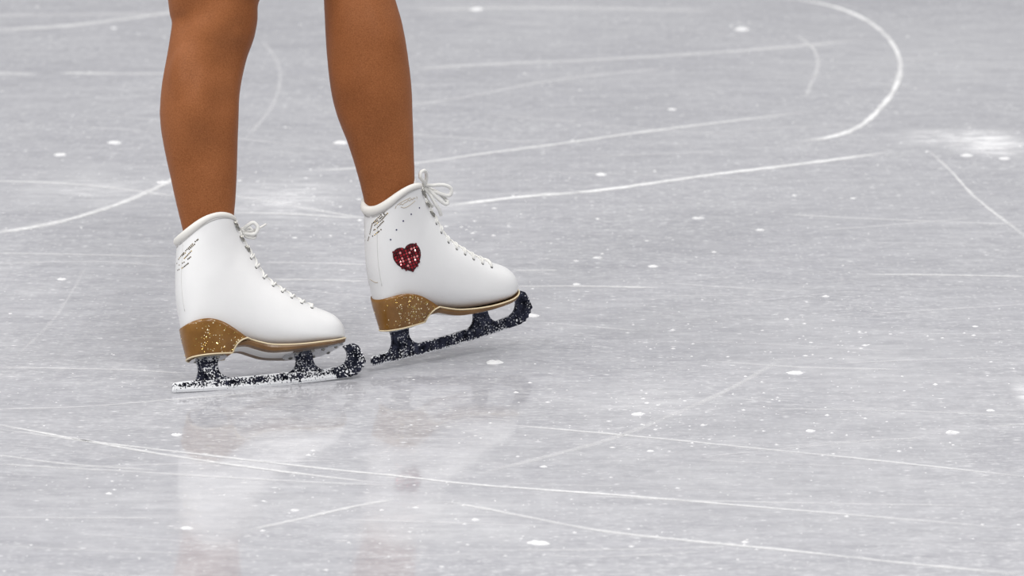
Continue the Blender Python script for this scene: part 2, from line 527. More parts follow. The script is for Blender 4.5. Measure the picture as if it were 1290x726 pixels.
def build_shavings():
    """loose crumbs of scraped ice"""
    mb = MB()
    def crumb(p, r):
        a0 = rnd.uniform(0, 6.28)
        n = 5 if r < 0.004 else 11
        if r >= 0.004:
            ang = [a0 + 6.283 * k / n for k in range(n)]
            rim = [rnd.uniform(.75, 1.25) for k in range(n)]
            v = [Vector((p.x + math.cos(a) * r * 1.35 * q, p.y + math.sin(a) * r * q, -0.0003)) for a, q in zip(ang, rim)]
            v += [Vector((p.x + math.cos(a) * r * .75 * q, p.y + math.sin(a) * r * .55 * q, r * rnd.uniform(.12, .34))) for a, q in zip(ang, rim)]
            mb.add(v, [(k, (k + 1) % n, n + (k + 1) % n, n + k) for k in range(n)] + [tuple(n + k for k in range(n)), tuple(reversed(range(n)))])
            return
        v = [Vector((p.x + math.cos(a0 + 6.283 * k / n) * r * rnd.uniform(1.0, 2.1), p.y + math.sin(a0 + 6.283 * k / n) * r * rnd.uniform(.7, 1.3), -0.0003)) for k in range(n)]
        v.append(Vector((p.x + r * rnd.uniform(-.3, .3), p.y, r * rnd.uniform(.25, .6))))
        mb.add(v, [(k, (k + 1) % n, n) for k in range(n)] + [tuple(reversed(range(n)))])
    for k in range(1300):
        p = ground(rnd.uniform(-60, 1350), rnd.uniform(-10, 745))
        crumb(p, min(0.006, 0.0010 * math.exp(rnd.gauss(0, .5))))
    clusters = [(390, 255, 70, 28, 200), (600, 300, 90, 40, 170), (1060, 450, 150, 55, 200), (930, 540, 170, 30, 220), (820, 520, 90, 28, 130), (560, 420, 130, 50, 60), (100, 225, 120, 16, 70),
                (1235, 180, 60, 14, 150), (700, 390, 150, 60, 130), (640, 660, 180, 30, 160), (150, 590, 140, 16, 70), (330, 235, 60, 16, 90), (1150, 430, 140, 60, 120)]
    for (px, py, sx, sy, n) in clusters:
        for k in range(n // 2):
            p = ground(rnd.gauss(px, sx), max(-20, rnd.gauss(py, sy)))
            crumb(p, min(0.006, 0.0012 * math.exp(rnd.gauss(0, .5))))
    for (px, py, r) in [(934, 37, .012), (601, 12, .012), (635, 366, .009), (757, 220, .008), (1002, 470, .009), (803, 522, .007), (622, 457, .010), (680, 685, .008), (670, 398, .008), (823, 336, .006), (958, 290, .006), (1200, 545, .007),
                        (1265, 200, .008), (1218, 196, .008), (1075, 250, .004), (847, 138, .006), (675, 684, .008), (222, 548, .006), (235, 666, .006), (78, 352, .006), (76, 195, .008), (145, 180, .009), (205, 230, .008), (430, 180, .010), (880, 275, .007)]:
        crumb(ground(px, py), r)
    o = mb.build('ice_shavings', SNOW, smooth=False)
    tag(o, 'loose white ice crumbs scattered over the grey rink ice', 'ice shavings', kind='stuff')
build_shavings()

# ------------------------------------------------------------------ figure skates
MM = 0.001
# boot side profile, mm: sole / heel / back point, throat / front point, half width, lower and upper roundness, height of the widest place
SECT = [
    (251.5, 57, 252, 61, 5, 2.2, 2.0, .5),
    (250, 53, 251, 69, 14, 3.0, 2.0, .42),
    (245, 50.5, 246, 78, 23.5, 3.4, 2.0, .38),
    (235, 49, 235.5, 86.5, 31.5, 3.6, 2.1, .35),
    (219, 47, 219, 94, 37.5, 3.6, 2.1, .33),
    (199, 46, 197, 102, 40.5, 3.4, 2.1, .33),
    (177, 45.5, 173, 115, 40, 3.0, 2.1, .34),
    (154, 47, 151, 130.5, 37, 2.7, 2.1, .38),
    (129, 51, 134, 144, 34, 2.5, 2.1, .42),
    (102, 58, 123, 156, 32.5, 2.5, 2.1, .45),
    (70, 62, 115, 171, 32.5, 2.6, 2.1, .46),
    (38, 66, 107.5, 185, 33.5, 2.6, 2.1, .46),
    (17, 79, 101, 195.5, 34, 2.4, 2.1, .46),
    (9.5, 105, 95.5, 205, 34.5, 2.3, 2.1, .46),
    (5, 132, 92, 212, 34.5, 2.2, 2.2, .47),
    (4.5, 159, 89, 217.5, 35, 2.2, 2.2, .48),
    (5.5, 184, 86.5, 222, 36, 2.2, 2.2, .5),
    (7, 206, 84.5, 226, 37, 2.2, 2.2, .5),
]
def fwd(u, v):
    """the skate's forward lean: higher points sit further towards the toe"""
    t = min(1.0, max(0.0, (u - 200) / 50))
    return u + 0.155 * v - 6.0 * t * t * (3 - 2 * t)
def fwdv(p):
    return Vector((fwd(p.x * 1000, p.z * 1000) * MM, p.y, p.z))
def toe(u):
    t = min(1.0, max(0.0, (u - 195) / 55))
    return u - 6.5 * t * t * (3 - 2 * t)
SECT = [(fwd(toe(s[0]), s[1]), s[1], fwd(toe(s[2]), s[3])) + s[3:] for s in SECT]
T_PROF = [(s[2], s[3]) for s in SECT]
NSEG = 48

def boot_rings(sub=4):
    rows = catmull_rows(SECT, sub)
    rings = []
    for (bx, bz, tx, tz, w, nb, nt, t0) in rows:
        ring = []
        for k in range(NSEG):
            a = 2 * math.pi * k / NSEG
            c, s = math.cos(a), math.sin(a)
            e = 2.0 / (nb if c > 0 else nt)
            cc = math.copysign(abs(c) ** e, c)
            ss = math.copysign(abs(s) ** e, s)
            t = t0 - t0 * cc if c > 0 else t0 + (1 - t0) * (-cc)
            rise = 11.0 * max(0.0, (bz - 120) / 80.0) ** 1.5 if bx < 100 else 0.0
            ring.append(Vector((bx + (tx - bx) * t, w * ss, bz + (tz - bz) * t + rise * math.sin(math.pi * t) ** 1.0)) * MM)
        rings.append(ring)
    return rings

def catmull_rows(rows, sub):
    out = []
    n = len(rows)
    for i in range(n - 1):
        p1, p2 = rows[i], rows[i + 1]
        p0 = rows[i - 1] if i else tuple(2 * a - b for a, b in zip(p1, p2))
        p3 = rows[i + 2] if i + 2 < n else tuple(2 * a - b for a, b in zip(p2, p1))
        for k in range(sub):
            t = k / sub
            out.append(tuple(0.5 * (2 * b + (c - a) * t + (2 * a - 5 * b + 4 * c - d) * t * t + (3 * b - a - 3 * c + d) * t ** 3) for a, b, c, d in zip(p0, p1, p2, p3)))
    out.append(rows[-1])
    return out

SOLE_Z = [(78, 60), (98, 60.5), (112, 56), (130, 50.5), (155, 46.8), (178, 45.5), (200, 46), (220, 47.2), (236, 49.3), (246, 51.8), (253, 54.5)]
SOLE_W = [(78, 25), (98, 26), (112, 26), (130, 28), (155, 34.5), (178, 39.5), (200, 41), (220, 38.5), (236, 32.8), (246, 24.5), (251, 15), (253, 5)]
SOLE_T = [(78, 6), (98, 6.5), (130, 7.2), (155, 5.4), (178, 4.2), (253, 3.2)]
SOLE_Z, SOLE_W, SOLE_T = [[(toe(u), a) for u, a in t] for t in (SOLE_Z, SOLE_W, SOLE_T)]
HEEL_TOP = [(4, 88.5), (12, 91), (25, 92.5), (40, 91.5), (60, 85), (80, 74), (98, 62.5)]

def heel_point(s, a, side):
    """s 0 bottom .. 1 top edge, a 0 back .. 1 breast"""
    ub = smooth_tab([(0, 17), (.3, 14), (.75, 9.5), (1, 7.5)], s)
    uf = smooth_tab([(0, 75), (.33, 76.5), (.7, 80.5), (.93, 87), (1, 92.5)], s)
    hw = smooth_tab([(0, 23), (.3, 26.5), (.7, 32.5), (1, 35.5)], s)
    u = ub + (uf - ub) * a
    ztop = smooth_tab(HEEL_TOP, 3.5 + 94.5 * a)
    back = max(0.0, 1 - (1 - min(a / 0.5, 1.0)) ** 2.2) ** (1 / 2.2)
    narrow = 1.0 - 0.16 * max(0, (a - .5) / .5) ** 1.5
    return fwdv(Vector((u + 3, side * hw * back * narrow, 46 + (ztop - 46) * s)) * MM)

def skate(kind, px, py, z, heading, pitch, lean, label, gem_seed):
    rs = random.Random(gem_seed)
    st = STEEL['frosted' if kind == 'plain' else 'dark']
    root = bpy.data.objects.new('ice_skate', None)
    COL.objects.link(root)
    root.empty_display_size = 0.05
    M = Matrix.Translation(ground(px, py) + Vector((0, 0, z))) @ Matrix.Rotation(heading, 4, 'Z') @ Matrix.Rotation(-pitch, 4, 'Y') @ Matrix.Rotation(-lean, 4, 'X')
    root.matrix_world = M
    Mi = M.inverted()
    tag(root, label, 'ice skate', 'pair of white figure skates')

    # ---- upper
    rings = boot_rings()
    mb = MB()
    nR = len(rings)
    v = [p for r_ in rings for p in r_]
    f = [tuple(range(NSEG))]
    for i in range(nR - 1):
        for k in range(NSEG):
            f.append((i * NSEG + k, i * NSEG + (k + 1) % NSEG, (i + 1) * NSEG + (k + 1) % NSEG, (i + 1) * NSEG + k))
    top = rings[-1]
    cen = sum(top, Vector()) / NSEG
    axis = Vector((0.1, 0, 1)).normalized()
    prev = (nR - 1) * NSEG
    for sc_, dz in ((0.93, 0.001), (0.88, -0.004), (0.86, -0.05)):      # lining
        b0 = len(v)
        v += [cen + (p - cen) * sc_ + axis * dz for p in top]
        for k in range(NSEG):
            f.append((prev + k, prev + (k + 1) % NSEG, b0 + (k + 1) % NSEG, b0 + k))
        prev = b0
    mb.add(v, f)
    boot = mb.build('boot', LEATHER, root)
    bvh = BVHTree.FromPolygons([tuple(p) for p in v], f)

    def hit(x, y):
        """camera-side point of the boot seen at a photograph pixel, in skate coordinates"""
        o = Mi @ CAM
        d = (Mi.to_3x3() @ ray(x, y)).normalized()
        h = bvh.ray_cast(o, d)
        return (h[0], h[1]) if h[0] else (None, None)

    def side_pt(u, w, side=-1):
        h = bvh.ray_cast(Vector((u * MM, side * 0.2, w * MM)), Vector((0, -side, 0)))
        if h[0] is None:
            h = bvh.find_nearest(Vector((u * MM, 0, w * MM)))
            return h[0], h[1]
        n = h[1]
        if n.y * side < 0:
            n = -n
        return h[0], n

    def outward(p, n, d):
        return p + n * d

    # ---- collar padding
    mb = MB()
    loop, rad = [], []
    for k in range(NSEG):
        p = top[k]
        q = cen + (p - cen) * 0.955 + Vector((0, 0, 0.0015))
        back = max(0.0, math.cos(2 * math.pi * k / NSEG))
        loop.append(q)
        rad.append(0.0042 + 0.0026 * back)
    mb.tube(loop, rad, 10, closed=True)
    mb.build('collar_padding', PAD, root)
    # seam below the collar
    mb = MB()
    seam = []
    for k in range(3, NSEG - 3):
        if not NSEG // 2 - 5 < k < NSEG // 2 + 5:
            pass
    ring = rings[-2]
    for part in (range(0, NSEG // 2 - 4), range(NSEG // 2 + 5, NSEG)):
        pts = [cen + (ring[k] - cen) * 1.004 for k in part]
        mb.tube(pts, 0.0007, 5)
    mb.build('collar_seam', STITCH, boot)

    # ---- tongue
    mb = MB()
    tr = []
    for (u, w, hw, th) in ((94, 197, 21, 3), (89, 212, 22, 4), (85, 226, 22, 5), (83.5, 233, 20, 5), (83, 238, 15, 4), (83, 240, 7, 2)):
        ring = []
        for k in range(20):
            a = 2 * math.pi * k / 20
            yy = hw * math.copysign(abs(math.cos(a)) ** .7, math.cos(a))
            ring.append(Vector((u - 7 - 9 * (abs(yy) / 22) ** 2 + th * math.sin(a), yy, w)) * MM)
        tr.append(ring)
    mb.loft(tr)
    mb.build('tongue', LEATHER, root, shear=True)

    # ---- eyelets, hooks, laces
    prof = catmull([(T_PROF[i][0], T_PROF[i][1], 0) for i in range(4, 18)], 12)      # toe end -> collar
    dist = [0.0]
    for a, b in zip(prof, prof[1:]):
        dist.append(dist[-1] + (b - a).length)
    def on_prof(s):
        for i in range(len(dist) - 1):
            if dist[i + 1] >= s:
                t = (s - dist[i]) / (dist[i + 1] - dist[i])
                p = prof[i].lerp(prof[i + 1], t)
                d = (prof[i + 1] - prof[i]).normalized()
                return p, Vector((-d.y, d.x, 0))
        return prof[-1], Vector((-1, 0, 0))
    total = dist[-1]
    ss = [26 + 14.2 * i for i in range(8)] + [140 + 15.5 * i for i in range(4)]
    pairs = []
    for i, s in enumerate(ss):
        p, n = on_prof(min(s, total - 4))
        if n.x > 0 or n.y > 0:
            n = -n
        pos = p + n * (10.5 if i < 8 else 8.0)
        a, na = side_pt(pos.x, pos.y, -1)
        b, nb = side_pt(pos.x, pos.y, 1)
        pairs.append((a, na, b, nb))
    eye_me = None
    for i, (a, na, b, nb) in enumerate(pairs):
        for p, n in ((a, na), (b, nb)):
            if i < 8:
                if eye_me is None:
                    e = MB()
                    rr = [[Vector((r_ * math.cos(t * math.pi / 5), r_ * math.sin(t * math.pi / 5), h)) for t in range(10)] for r_, h in ((.0020, -.0006), (.0020, .0005), (.0013, .0007), (.0010, -.0003))]
                    e.loft(rr)
                    eye_me = mesh('eyelet', e.v, e.f)
                o = link('eyelet', eye_me, EYE, boot)
                o.matrix_local = Matrix.Translation(p) @ n.to_track_quat('Z', 'Y').to_matrix().to_4x4()
            else:
                h = MB()
                t = Vector((0.5, 0, -0.85)).normalized()
                h.tube([p - n * .001 - t * .0045, p + n * .002 - t * .003, p + n * .0025 + t * .002, p + n * .001 + t * .005], [.0012, .0019, .0019, .0011], 6)
                h.build('lace_hook', HOOK, boot)
    mb = MB()
    def over(pa, pb, lift, n=9):
        pts = []
        for k in range(n + 1):
            t = k / n
            q = pa.lerp(pb, t)
            # follow the boot's front
            q = q + Vector((0.6, 0, 0.8)).normalized() * 0.02 * math.sin(math.pi * t)
            loc, nn, _, dd = bvh.find_nearest(q)
            if (q - loc).dot(nn) < 0 and nn.dot(Vector((1, 0, 1))) < 0:
                nn = -nn
            pts.append(loc + nn * (lift if 0 < k < n else 0.0004))
        return pts
    for i in range(len(pairs) - 1):
        a, _, b, _ = pairs[i]
        a2, _, b2, _ = pairs[i + 1]
        mb.tube(over(a, b2, .0010), .0015, 6)
        mb.tube(over(b, a2, .0020), .0015, 6)
    mb.tube(over(pairs[0][0], pairs[0][2], .0016), .0017, 6)
    laces = mb.build('laces', LACE, root)

    # bow at the top of the lacing
    mb = MB()
    K = fwdv(Vector((93.5, -4, 225 if kind == 'heart' else 213)) * MM)
    def loopc(offs, r=.0025):
        mb.tube(catmull([tuple(K + Vector(o) * MM) for o in offs], 7), r, 7)
    mb.tube([K + Vector((0, -5, 3)) * MM, K + Vector((3, -2, 1)) * MM, K + Vector((3, 3, -2)) * MM, K + Vector((0, 6, -4)) * MM], [.003, .0045, .0045, .003], 8)
    if kind == 'heart':
        loopc([(0, 0, 0), (6, -12, -1), (20, -20, -3), (30, -22, -10), (27, -20, -19), (14, -13, -13), (2, 0, -2)])
        loopc([(0, 0, 0), (5, -9, -9), (13, -15, -22), (21, -17, -30), (25, -15, -26), (16, -8, -12), (2, 1, -1)])
        loopc([(0, -4, 0), (-6, -13, 7), (-14, -19, 14), (-13, -20, 21), (-5, -18, 22), (1, -12, 14), (2, -4, 1)])
        loopc([(0, -2, -2), (4, -9, -14), (7, -12, -26), (12, -12, -36), (15, -10, -44)])
        loopc([(0, 2, -2), (5, 7, -10), (10, 10, -22), (17, 10, -33)])
    else:
        loopc([(0, 0, 0), (6, -10, 5), (14, -15, 8), (19, -16, 1), (15, -14, -7), (7, -9, -6), (0, 0, -2)])
        loopc([(0, 2, 0), (8, 8, 5), (17, 14, 8), (22, 14, 0), (15, 10, -6), (4, 4, -3)])
        loopc([(2, -2, 0), (14, -5, -1), (24, -6, 2), (35, -5, 7)], .0016)
        loopc([(0, -2, -2), (6, -6, -9), (14, -9, -12), (17, -10, -8)], .0018)
    mb.build('lace_bow', LACE, root)

    # ---- heel block
    mb = MB()
    NA, NS = 22, 12
    v, f = [], []
    aa = [0.5 - 0.5 * math.cos(math.pi * (k / NA) ** 0.9) for k in range(NA + 1)]
    cols = [(a, -1) for a in reversed(aa)] + [(a, 1) for a in aa[1:]]
    nc = len(cols)
    for i in range(NS + 1):
        for a, sd in cols:
            v.append(heel_point(i / NS, a, sd))
    for i in range(NS):
        for k in range(nc - 1):
            f.append((i * nc + k, i * nc + k + 1, (i + 1) * nc + k + 1, (i + 1) * nc + k))
        f.append((i * nc, (i + 1) * nc, (i + 1) * nc + nc - 1, i * nc + nc - 1))       # breast
    for row, fl in ((0, False), (NS, True)):
        for k in range(NA):
            q = [row * nc + k, row * nc + k + 1, row * nc + nc - 2 - k, row * nc + nc - 1 - k]
            if q[1] == q[2]:
                q = q[:2] + q[3:]
            f.append(tuple(reversed(q)) if fl else tuple(q))
    mb.add(v, f)
    heel = mb.build('heel', HEEL, root)
    # crystals scattered over the heel
    for mat, n, nm in ((GOLD_GEM, 220 if kind == 'heart' else 120, 'heel_glitter'), (SPARK, 130 if kind == 'heart' else 90, 'heel_sparkle')):
        g = MB()
        for k in range(n):
            s, a, sd = rs.uniform(.06, .96), min(.97, abs(rs.gauss(.55, .27))), rs.choice((-1, 1))
            p = heel_point(s, a, sd)
            du = heel_point(s, min(1, a + .02), sd) - heel_point(s, max(0, a - .02), sd)
            dv = heel_point(min(1, s + .02), a, sd) - heel_point(max(0, s - .02), a, sd)
            n_ = du.cross(dv).normalized()
            if n_.y * sd < 0:
                n_ = -n_
            g.gem(p, n_, rs.choice((.0005, .0006, .0006, .0008, .0011)))
        o = g.build(nm, mat, heel, smooth=False)
        o['kind'] = 'stuff'

    # ---- sole
    mb = MB()
    us = [78 + (246.5 - 78) * (1 - (1 - k / 44) ** 1.25) for k in range(45)]
    rr = []
    for u in us:
        zt, w, th = smooth_tab(SOLE_Z, u), smooth_tab(SOLE_W, u), smooth_tab(SOLE_T, u)
        rr.append([Vector(p) * MM for p in ((u, -w, zt + .8), (u, -w - .6, zt - th * .4), (u, -w + 1.2, zt - th), (u, -w * .4, zt - th), (u, w * .4, zt - th), (u, w - 1.2, zt - th), (u, w + .6, zt - th * .4), (u, w, zt + .8))])
    mb.loft(rr)
    sole = mb.build('sole', SOLE, root, smooth=False, shear=True)
    # pale strip along the hollow of the arch
    mb = MB()
    rr = []
    for k in range(19):
        u = 84 + (166 - 84) * k / 18
        zb, w = smooth_tab(SOLE_Z, u) - smooth_tab(SOLE_T, u), smooth_tab(SOLE_W, u)
        rr.append([Vector(p) * MM for p in ((u, -w * .55, zb + .6), (u, -w * .5, zb - .7), (u, w * .42, zb - .7), (u, w * .47, zb + .6))])
    mb.loft(rr)
    mb.build('arch_panel', PALE, sole, smooth=False, shear=True)
    # cream welt: round the heel's foot, up the breast, along the top of the sole to the toe
    mb = MB()
    half = [heel_point(0, a, -1) + Vector((0, -.0002, -.0002)) for a in aa]
    half += [heel_point(i / 10, 1, -1) + Vector((.0003, -.0004, 0)) for i in range(1, 11)]
    half += [fwdv(Vector((u, -smooth_tab(SOLE_W, u) - .3, smooth_tab(SOLE_Z, u) + .9)) * MM) for u in us if u > 101.5]
    other = [Vector((p.x, -p.y, p.z)) for p in reversed(half)]
    mb.tube(half + other[:-1], .0011, 6, closed=True)
    mb.build('welt', CREAM, sole)

    # ---- blade
    def rock(u):
        return (u - 120) ** 2 / 4400.0
    mb = MB()
    frost_and_glint = []  # frost cover, plus painted light along the bright bevelled edges
    rr = []
    us = [0, 1.5, 4] + [10 + 10 * k for k in range(25)] + [256]
    for u in us:
        zb = rock(u) + (1.2 if u == 0 else 0)
        zt = lerp_tab([(0, 13.5), (1.5, 15.5), (10, 16.2), (60, 16.5), (120, 16.5), (165, 17.5), (210, 17.5), (240, 20), (256, 26)], u)
        t = 2.3 if u > 1 else 1.4
        rr.append([Vector(p) * MM for p in ((u, -.7, zb), (u, -t, zb + 3.1), (u, -t, (zb + zt) / 2), (u, -t, zt - 2.2), (u, -t + .5, zt), (u, t - .5, zt), (u, t, zt - 2.2), (u, t, (zb + zt) / 2), (u, t, zb + 3.1), (u, .7, zb))])
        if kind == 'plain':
            frost_and_glint += [1, .75, .06 if u > 6 else .6, .25, .9, .9, .25, .06, .75, 1]
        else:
            frost_and_glint += [.9, .12, .0, .08, .55, .55, .08, .0, .12, .9]
    mb.loft(rr)
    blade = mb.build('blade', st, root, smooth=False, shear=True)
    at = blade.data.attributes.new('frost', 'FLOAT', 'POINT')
    at.data.foreach_set('value', frost_and_glint[:len(blade.data.vertices)])

    def plate_part(name, poly, t, rim):
        b = MB()
        n = len(poly)
        cx = sum(p[0] for p in poly) / n
        b.prism([(p[0] * MM, p[1] * MM) for p in poly], -t * MM, t * MM)
        o = b.build(name, st, blade, smooth=False, bevel=.0007, shear=True)
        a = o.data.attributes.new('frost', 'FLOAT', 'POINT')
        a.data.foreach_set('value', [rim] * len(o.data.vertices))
        return o

    def flare(p0, p1, bulge, n=7):
        """concave edge from p0 to p1 bowed towards bulge"""
        out = []
        for k in range(n + 1):
            t = k / n
            out.append(((1 - t) ** 2 * p0[0] + 2 * t * (1 - t) * bulge[0] + t * t * p1[0], (1 - t) ** 2 * p0[1] + 2 * t * (1 - t) * bulge[1] + t * t * p1[1]))
        return out
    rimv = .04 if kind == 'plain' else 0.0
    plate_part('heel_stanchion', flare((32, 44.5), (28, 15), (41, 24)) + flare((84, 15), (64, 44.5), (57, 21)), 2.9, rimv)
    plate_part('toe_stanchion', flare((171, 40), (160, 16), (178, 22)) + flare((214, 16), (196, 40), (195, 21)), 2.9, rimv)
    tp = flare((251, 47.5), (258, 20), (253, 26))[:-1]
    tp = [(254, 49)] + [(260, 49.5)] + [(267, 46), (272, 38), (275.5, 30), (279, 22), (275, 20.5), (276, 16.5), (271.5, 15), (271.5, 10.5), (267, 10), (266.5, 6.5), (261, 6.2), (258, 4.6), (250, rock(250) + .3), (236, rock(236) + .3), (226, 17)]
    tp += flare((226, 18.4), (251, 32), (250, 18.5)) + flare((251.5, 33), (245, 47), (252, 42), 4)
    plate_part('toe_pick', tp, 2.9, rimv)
    # mounting plates
    mb = MB()
    rr = []
    for u, w in ((25, 5), (27, 12), (33, 17), (45, 19), (60, 18), (70, 13), (74, 6)):
        rr.append([Vector(p) * MM for p in ((u, -w, 45.9), (u, -w, 43.4), (u, w, 43.4), (u, w, 45.9))])
    mb.loft(rr)
    mb.build('heel_plate', PLATE, blade, smooth=False, shear=True)
    mb = MB()
    rr = []
    for k, (u, w) in enumerate(((156, 4), (158, 12), (164, 20), (175, 26), (190, 29), (210, 29.5), (222, 26.5), (233, 21), (241, 13), (245, 5))):
        zb = smooth_tab(SOLE_Z, u) - smooth_tab(SOLE_T, u)
        rr.append([Vector(p) * MM for p in ((u, -w, zb - .1), (u, -w, zb - 2.4), (u, w, zb - 2.4), (u, w, zb - .1))])
    mb.loft(rr)
    mb.build('toe_plate', PLATE, blade, smooth=False, shear=True)
    for (u, y) in ((36, -11), (36, 11), (60, -11), (60, 11), (170, -14), (170, 14), (205, -22), (205, 22), (228, -17), (228, 17), (190, -21), (190, 21)):
        z0 = 43.4 if u < 100 else smooth_tab(SOLE_Z, u) - smooth_tab(SOLE_T, u) - 2.4
        b = MB()
        b.loft([[Vector((u + r_ * math.cos(k * math.pi / 4), y + r_ * math.sin(k * math.pi / 4), z0 + h)) * MM for k in range(8)] for r_, h in ((3.2, .3), (3.2, -.4), (2.0, -1.3), (.9, -1.0))])
        b.build('screw', HOOK, blade, smooth=False, shear=True)

    # ---- decoration on the side of the boot
    def run(pts, step):
        out = []
        for a, b in zip(pts, pts[1:]):
            n = max(1, round(math.dist(a, b) / step))
            out += [(a[0] + (b[0] - a[0]) * k / n, a[1] + (b[1] - a[1]) * k / n) for k in range(n)]
        return out + [pts[-1]]
    if kind == 'plain':
        wing = [[(218, 350), (220, 343), (222, 336), (224, 328), (229, 321.5), (234, 316), (239, 311), (244, 306), (248, 303), (252, 299.5)],
                [(225, 327), (230, 322), (235, 317.5), (240, 312.5), (245, 308)],
                [(231, 327), (235, 323), (241, 316.5)], [(226, 334), (232, 330.5), (240, 324)], [(224, 340.5), (231, 337), (237, 332)]]
        back = [(218.0, 331), (217.3, 341), (216.6, 351)]
    else:
        wing = [[(463.5, 303), (465.5, 297), (467, 290), (469, 282), (475, 276), (480, 271), (486, 265.5), (489, 262.5)],
                [(472, 284), (477, 280), (481, 277), (485, 272), (488, 269)], [(471, 290), (474, 288.5), (477, 285.5), (480, 282), (483, 279)],
                [(469.5, 297.5), (472, 296), (475, 293.5), (477.5, 291.5), (480, 289.5)], [(471, 281), (476, 278), (480, 274.5), (484, 270)]]
        back = [(459.0, 281), (459.4, 292), (460.0, 303)]
    for mat, nm, ph in ((BRONZE_GEM, 'wing_crystals', 0), (GOLD_GEM, 'wing_gold_crystals', 1)):
        g = MB()
        cnt = 0
        for j, row in enumerate(wing + [back]):
            for q in run(row, 2.05):
                cnt += 1
                if (rs.random() < .3) != bool(ph):
                    continue
                p, n = hit(*q)
                if p is not None:
                    if n.dot(Mi @ CAM - p) < 0:
                        n = -n
                    g.gem(p, n, .00105 if j < 5 else .0007, .5)
        if g.v:
            o = g.build(nm, mat, boot, smooth=False)
            o['kind'] = 'stuff'
            o['label'] = 'wing shape of small bronze and gold crystals'
    if kind == 'heart':
        camL = Mi @ CAM
        def surf(q):
            p, n = hit(*q)
            if p is None:
                return None, None
            if n.dot(camL - p) < 0:
                n = -n
            return p, n
        for q in ((528.3, 262), (518, 270), (508, 278.5), (499.5, 289.7), (492, 302)):
            p, n = surf(q)
            if p is not None:
                g = MB(); g.gem(p, n, .0012, .5)
                g.build('crystal', BLUE_GEM, boot, smooth=False)
        # heart of rhinestones
        c0, ang, stp = (514.6, 326.8), R(-20), 3.7
        ca, sa = math.cos(ang), math.sin(ang)
        def heart_in(x, y):            # x right, y up, both in about -1.2 .. 1.2
            return (x * x + y * y - 1) ** 3 - x * x * y ** 3 < 0
        def unrot(x, y):
            return (c0[0] + x * ca - y * sa, c0[1] + x * sa + y * ca)
        back_b = MB()
        ring = []
        for k in range(40):
            t = 2 * math.pi * k / 40 + math.pi / 2
            rr_ = 0.0
            while heart_in(rr_ * math.cos(t), .1 + rr_ * math.sin(t)):
                rr_ += .01
            ring.append(unrot(rr_ * math.cos(t) * 15.5, -rr_ * math.sin(t) * 15.7))
        P = [surf(q) for q in ring]
        pc, ncn = surf(unrot(0, 0))
        inner = [surf((c0[0] + (q[0] - c0[0]) * .5, c0[1] + (q[1] - c0[1]) * .5)) for q in ring]
        vv = [p - n * .0004 for p, n in P] + [p + n * .0005 for p, n in P] + [p + n * .0005 for p, n in inner] + [pc + ncn * .0005]
        ff = []
        for k in range(40):
            k2 = (k + 1) % 40
            ff += [(k, k2, 40 + k2, 40 + k), (40 + k, 40 + k2, 80 + k2, 80 + k), (80 + k, 80 + k2, 120)]
        back_b.add(vv, ff)
        hb = back_b.build('rhinestone_heart', RED_BACK, boot, smooth=False)
        hb['label'] = 'heart of dark red rhinestones'
        gm = MB(); gm.gem((0, 0, 0), (0, 0, 1), .00185, .7)
        stones = []
        for mt in (RED_GEM, MID_GEM, GLINT_GEM):
            stones.append(mesh('rhinestone', gm.v, gm.f))
            stones[-1].materials.append(mt)
        for i in range(-6, 7):
            for j in range(-6, 7):
                x, y = i * stp, j * stp
                if not heart_in(x / 15.6, -y / 15.8 + .1):
                    continue
                p, n = surf(unrot(x, y))
                if p is None:
                    continue
                edge = not heart_in(x / 12.6, -y / 12.6 + .1)
                which = 0 if rs.random() < (.65 if edge else .35) else (2 if rs.random() < .28 else 1)
                o = link('rhinestone', stones[which], None, hb, smooth=False)
                nn = (n + Vector((rs.gauss(0, .2), rs.gauss(0, .2), rs.gauss(0, .2)))).normalized()
                o.matrix_local = Matrix.Translation(p + n * .0006) @ nn.to_track_quat('Z', 'Y').to_matrix().to_4x4()
        # worn foil script under the collar and the small mark on the heel counter
        g = MB()
        strokes = [[(503, 258.5), (505.5, 257), (507, 258.2), (509, 256), (511, 255.2), (513, 254)], [(513, 254), (514.5, 252), (516, 253.5), (518, 250.5), (519.5, 252), (521, 249.5), (523, 250.2)],
                   [(498, 263), (498.4, 261), (499.3, 259.6)], [(525, 251), (525.3, 249), (524.6, 247.8)], [(505, 261), (509, 262), (514, 260), (519, 256.5), (523, 253)], [(500, 258.6), (505, 255.2), (511, 252), (517, 249.2)]]
        for s in strokes:
            pts = [surf(q) for q in s]
            if all(p is not None for p, n in pts):
                g.tube(catmull([tuple(p + n * .0001) for p, n in pts], 4), .00042, 5)
        if g.v:
            g.build('foil_script', GILT, boot)
        pts = [surf(q) for q in ((466, 352), (469, 354), (473, 356), (476, 356))]
        if all(p is not None for p, n in pts):
            g = MB(); g.tube(catmull([tuple(p + n * .0001) for p, n in pts], 4), .0005, 5)
            g.build('stamped_mark', GILT, boot)
    # long back seam
    g = MB()
    for side in (-1, 1):
        pts = []
        for k in range(9):
            w = 108 + 95 * k / 8
            q = Vector((fwd(smooth_tab([(108, 10), (150, 5), (203, 6)], w), w), side * 16, w)) * MM
            loc, n, _, _ = bvh.find_nearest(q)
            pts.append(loc)
        g.tube(catmull([tuple(p) for p in pts], 3), .0005, 5)
    g.build('back_seam', SEAM, boot)
    return M

M_NEAR = skate('plain', 217, 497, -0.0005, R(21.8), 0.0, R(24.2),
               'white figure skate standing on the ice, frosted blade, no heart on its side', 3)
M_FAR = skate('heart', 468, 469, 0.0050, R(36.7), R(6.0), R(7.5),
              'white figure skate with red rhinestone heart, toe lifted off the ice', 5)

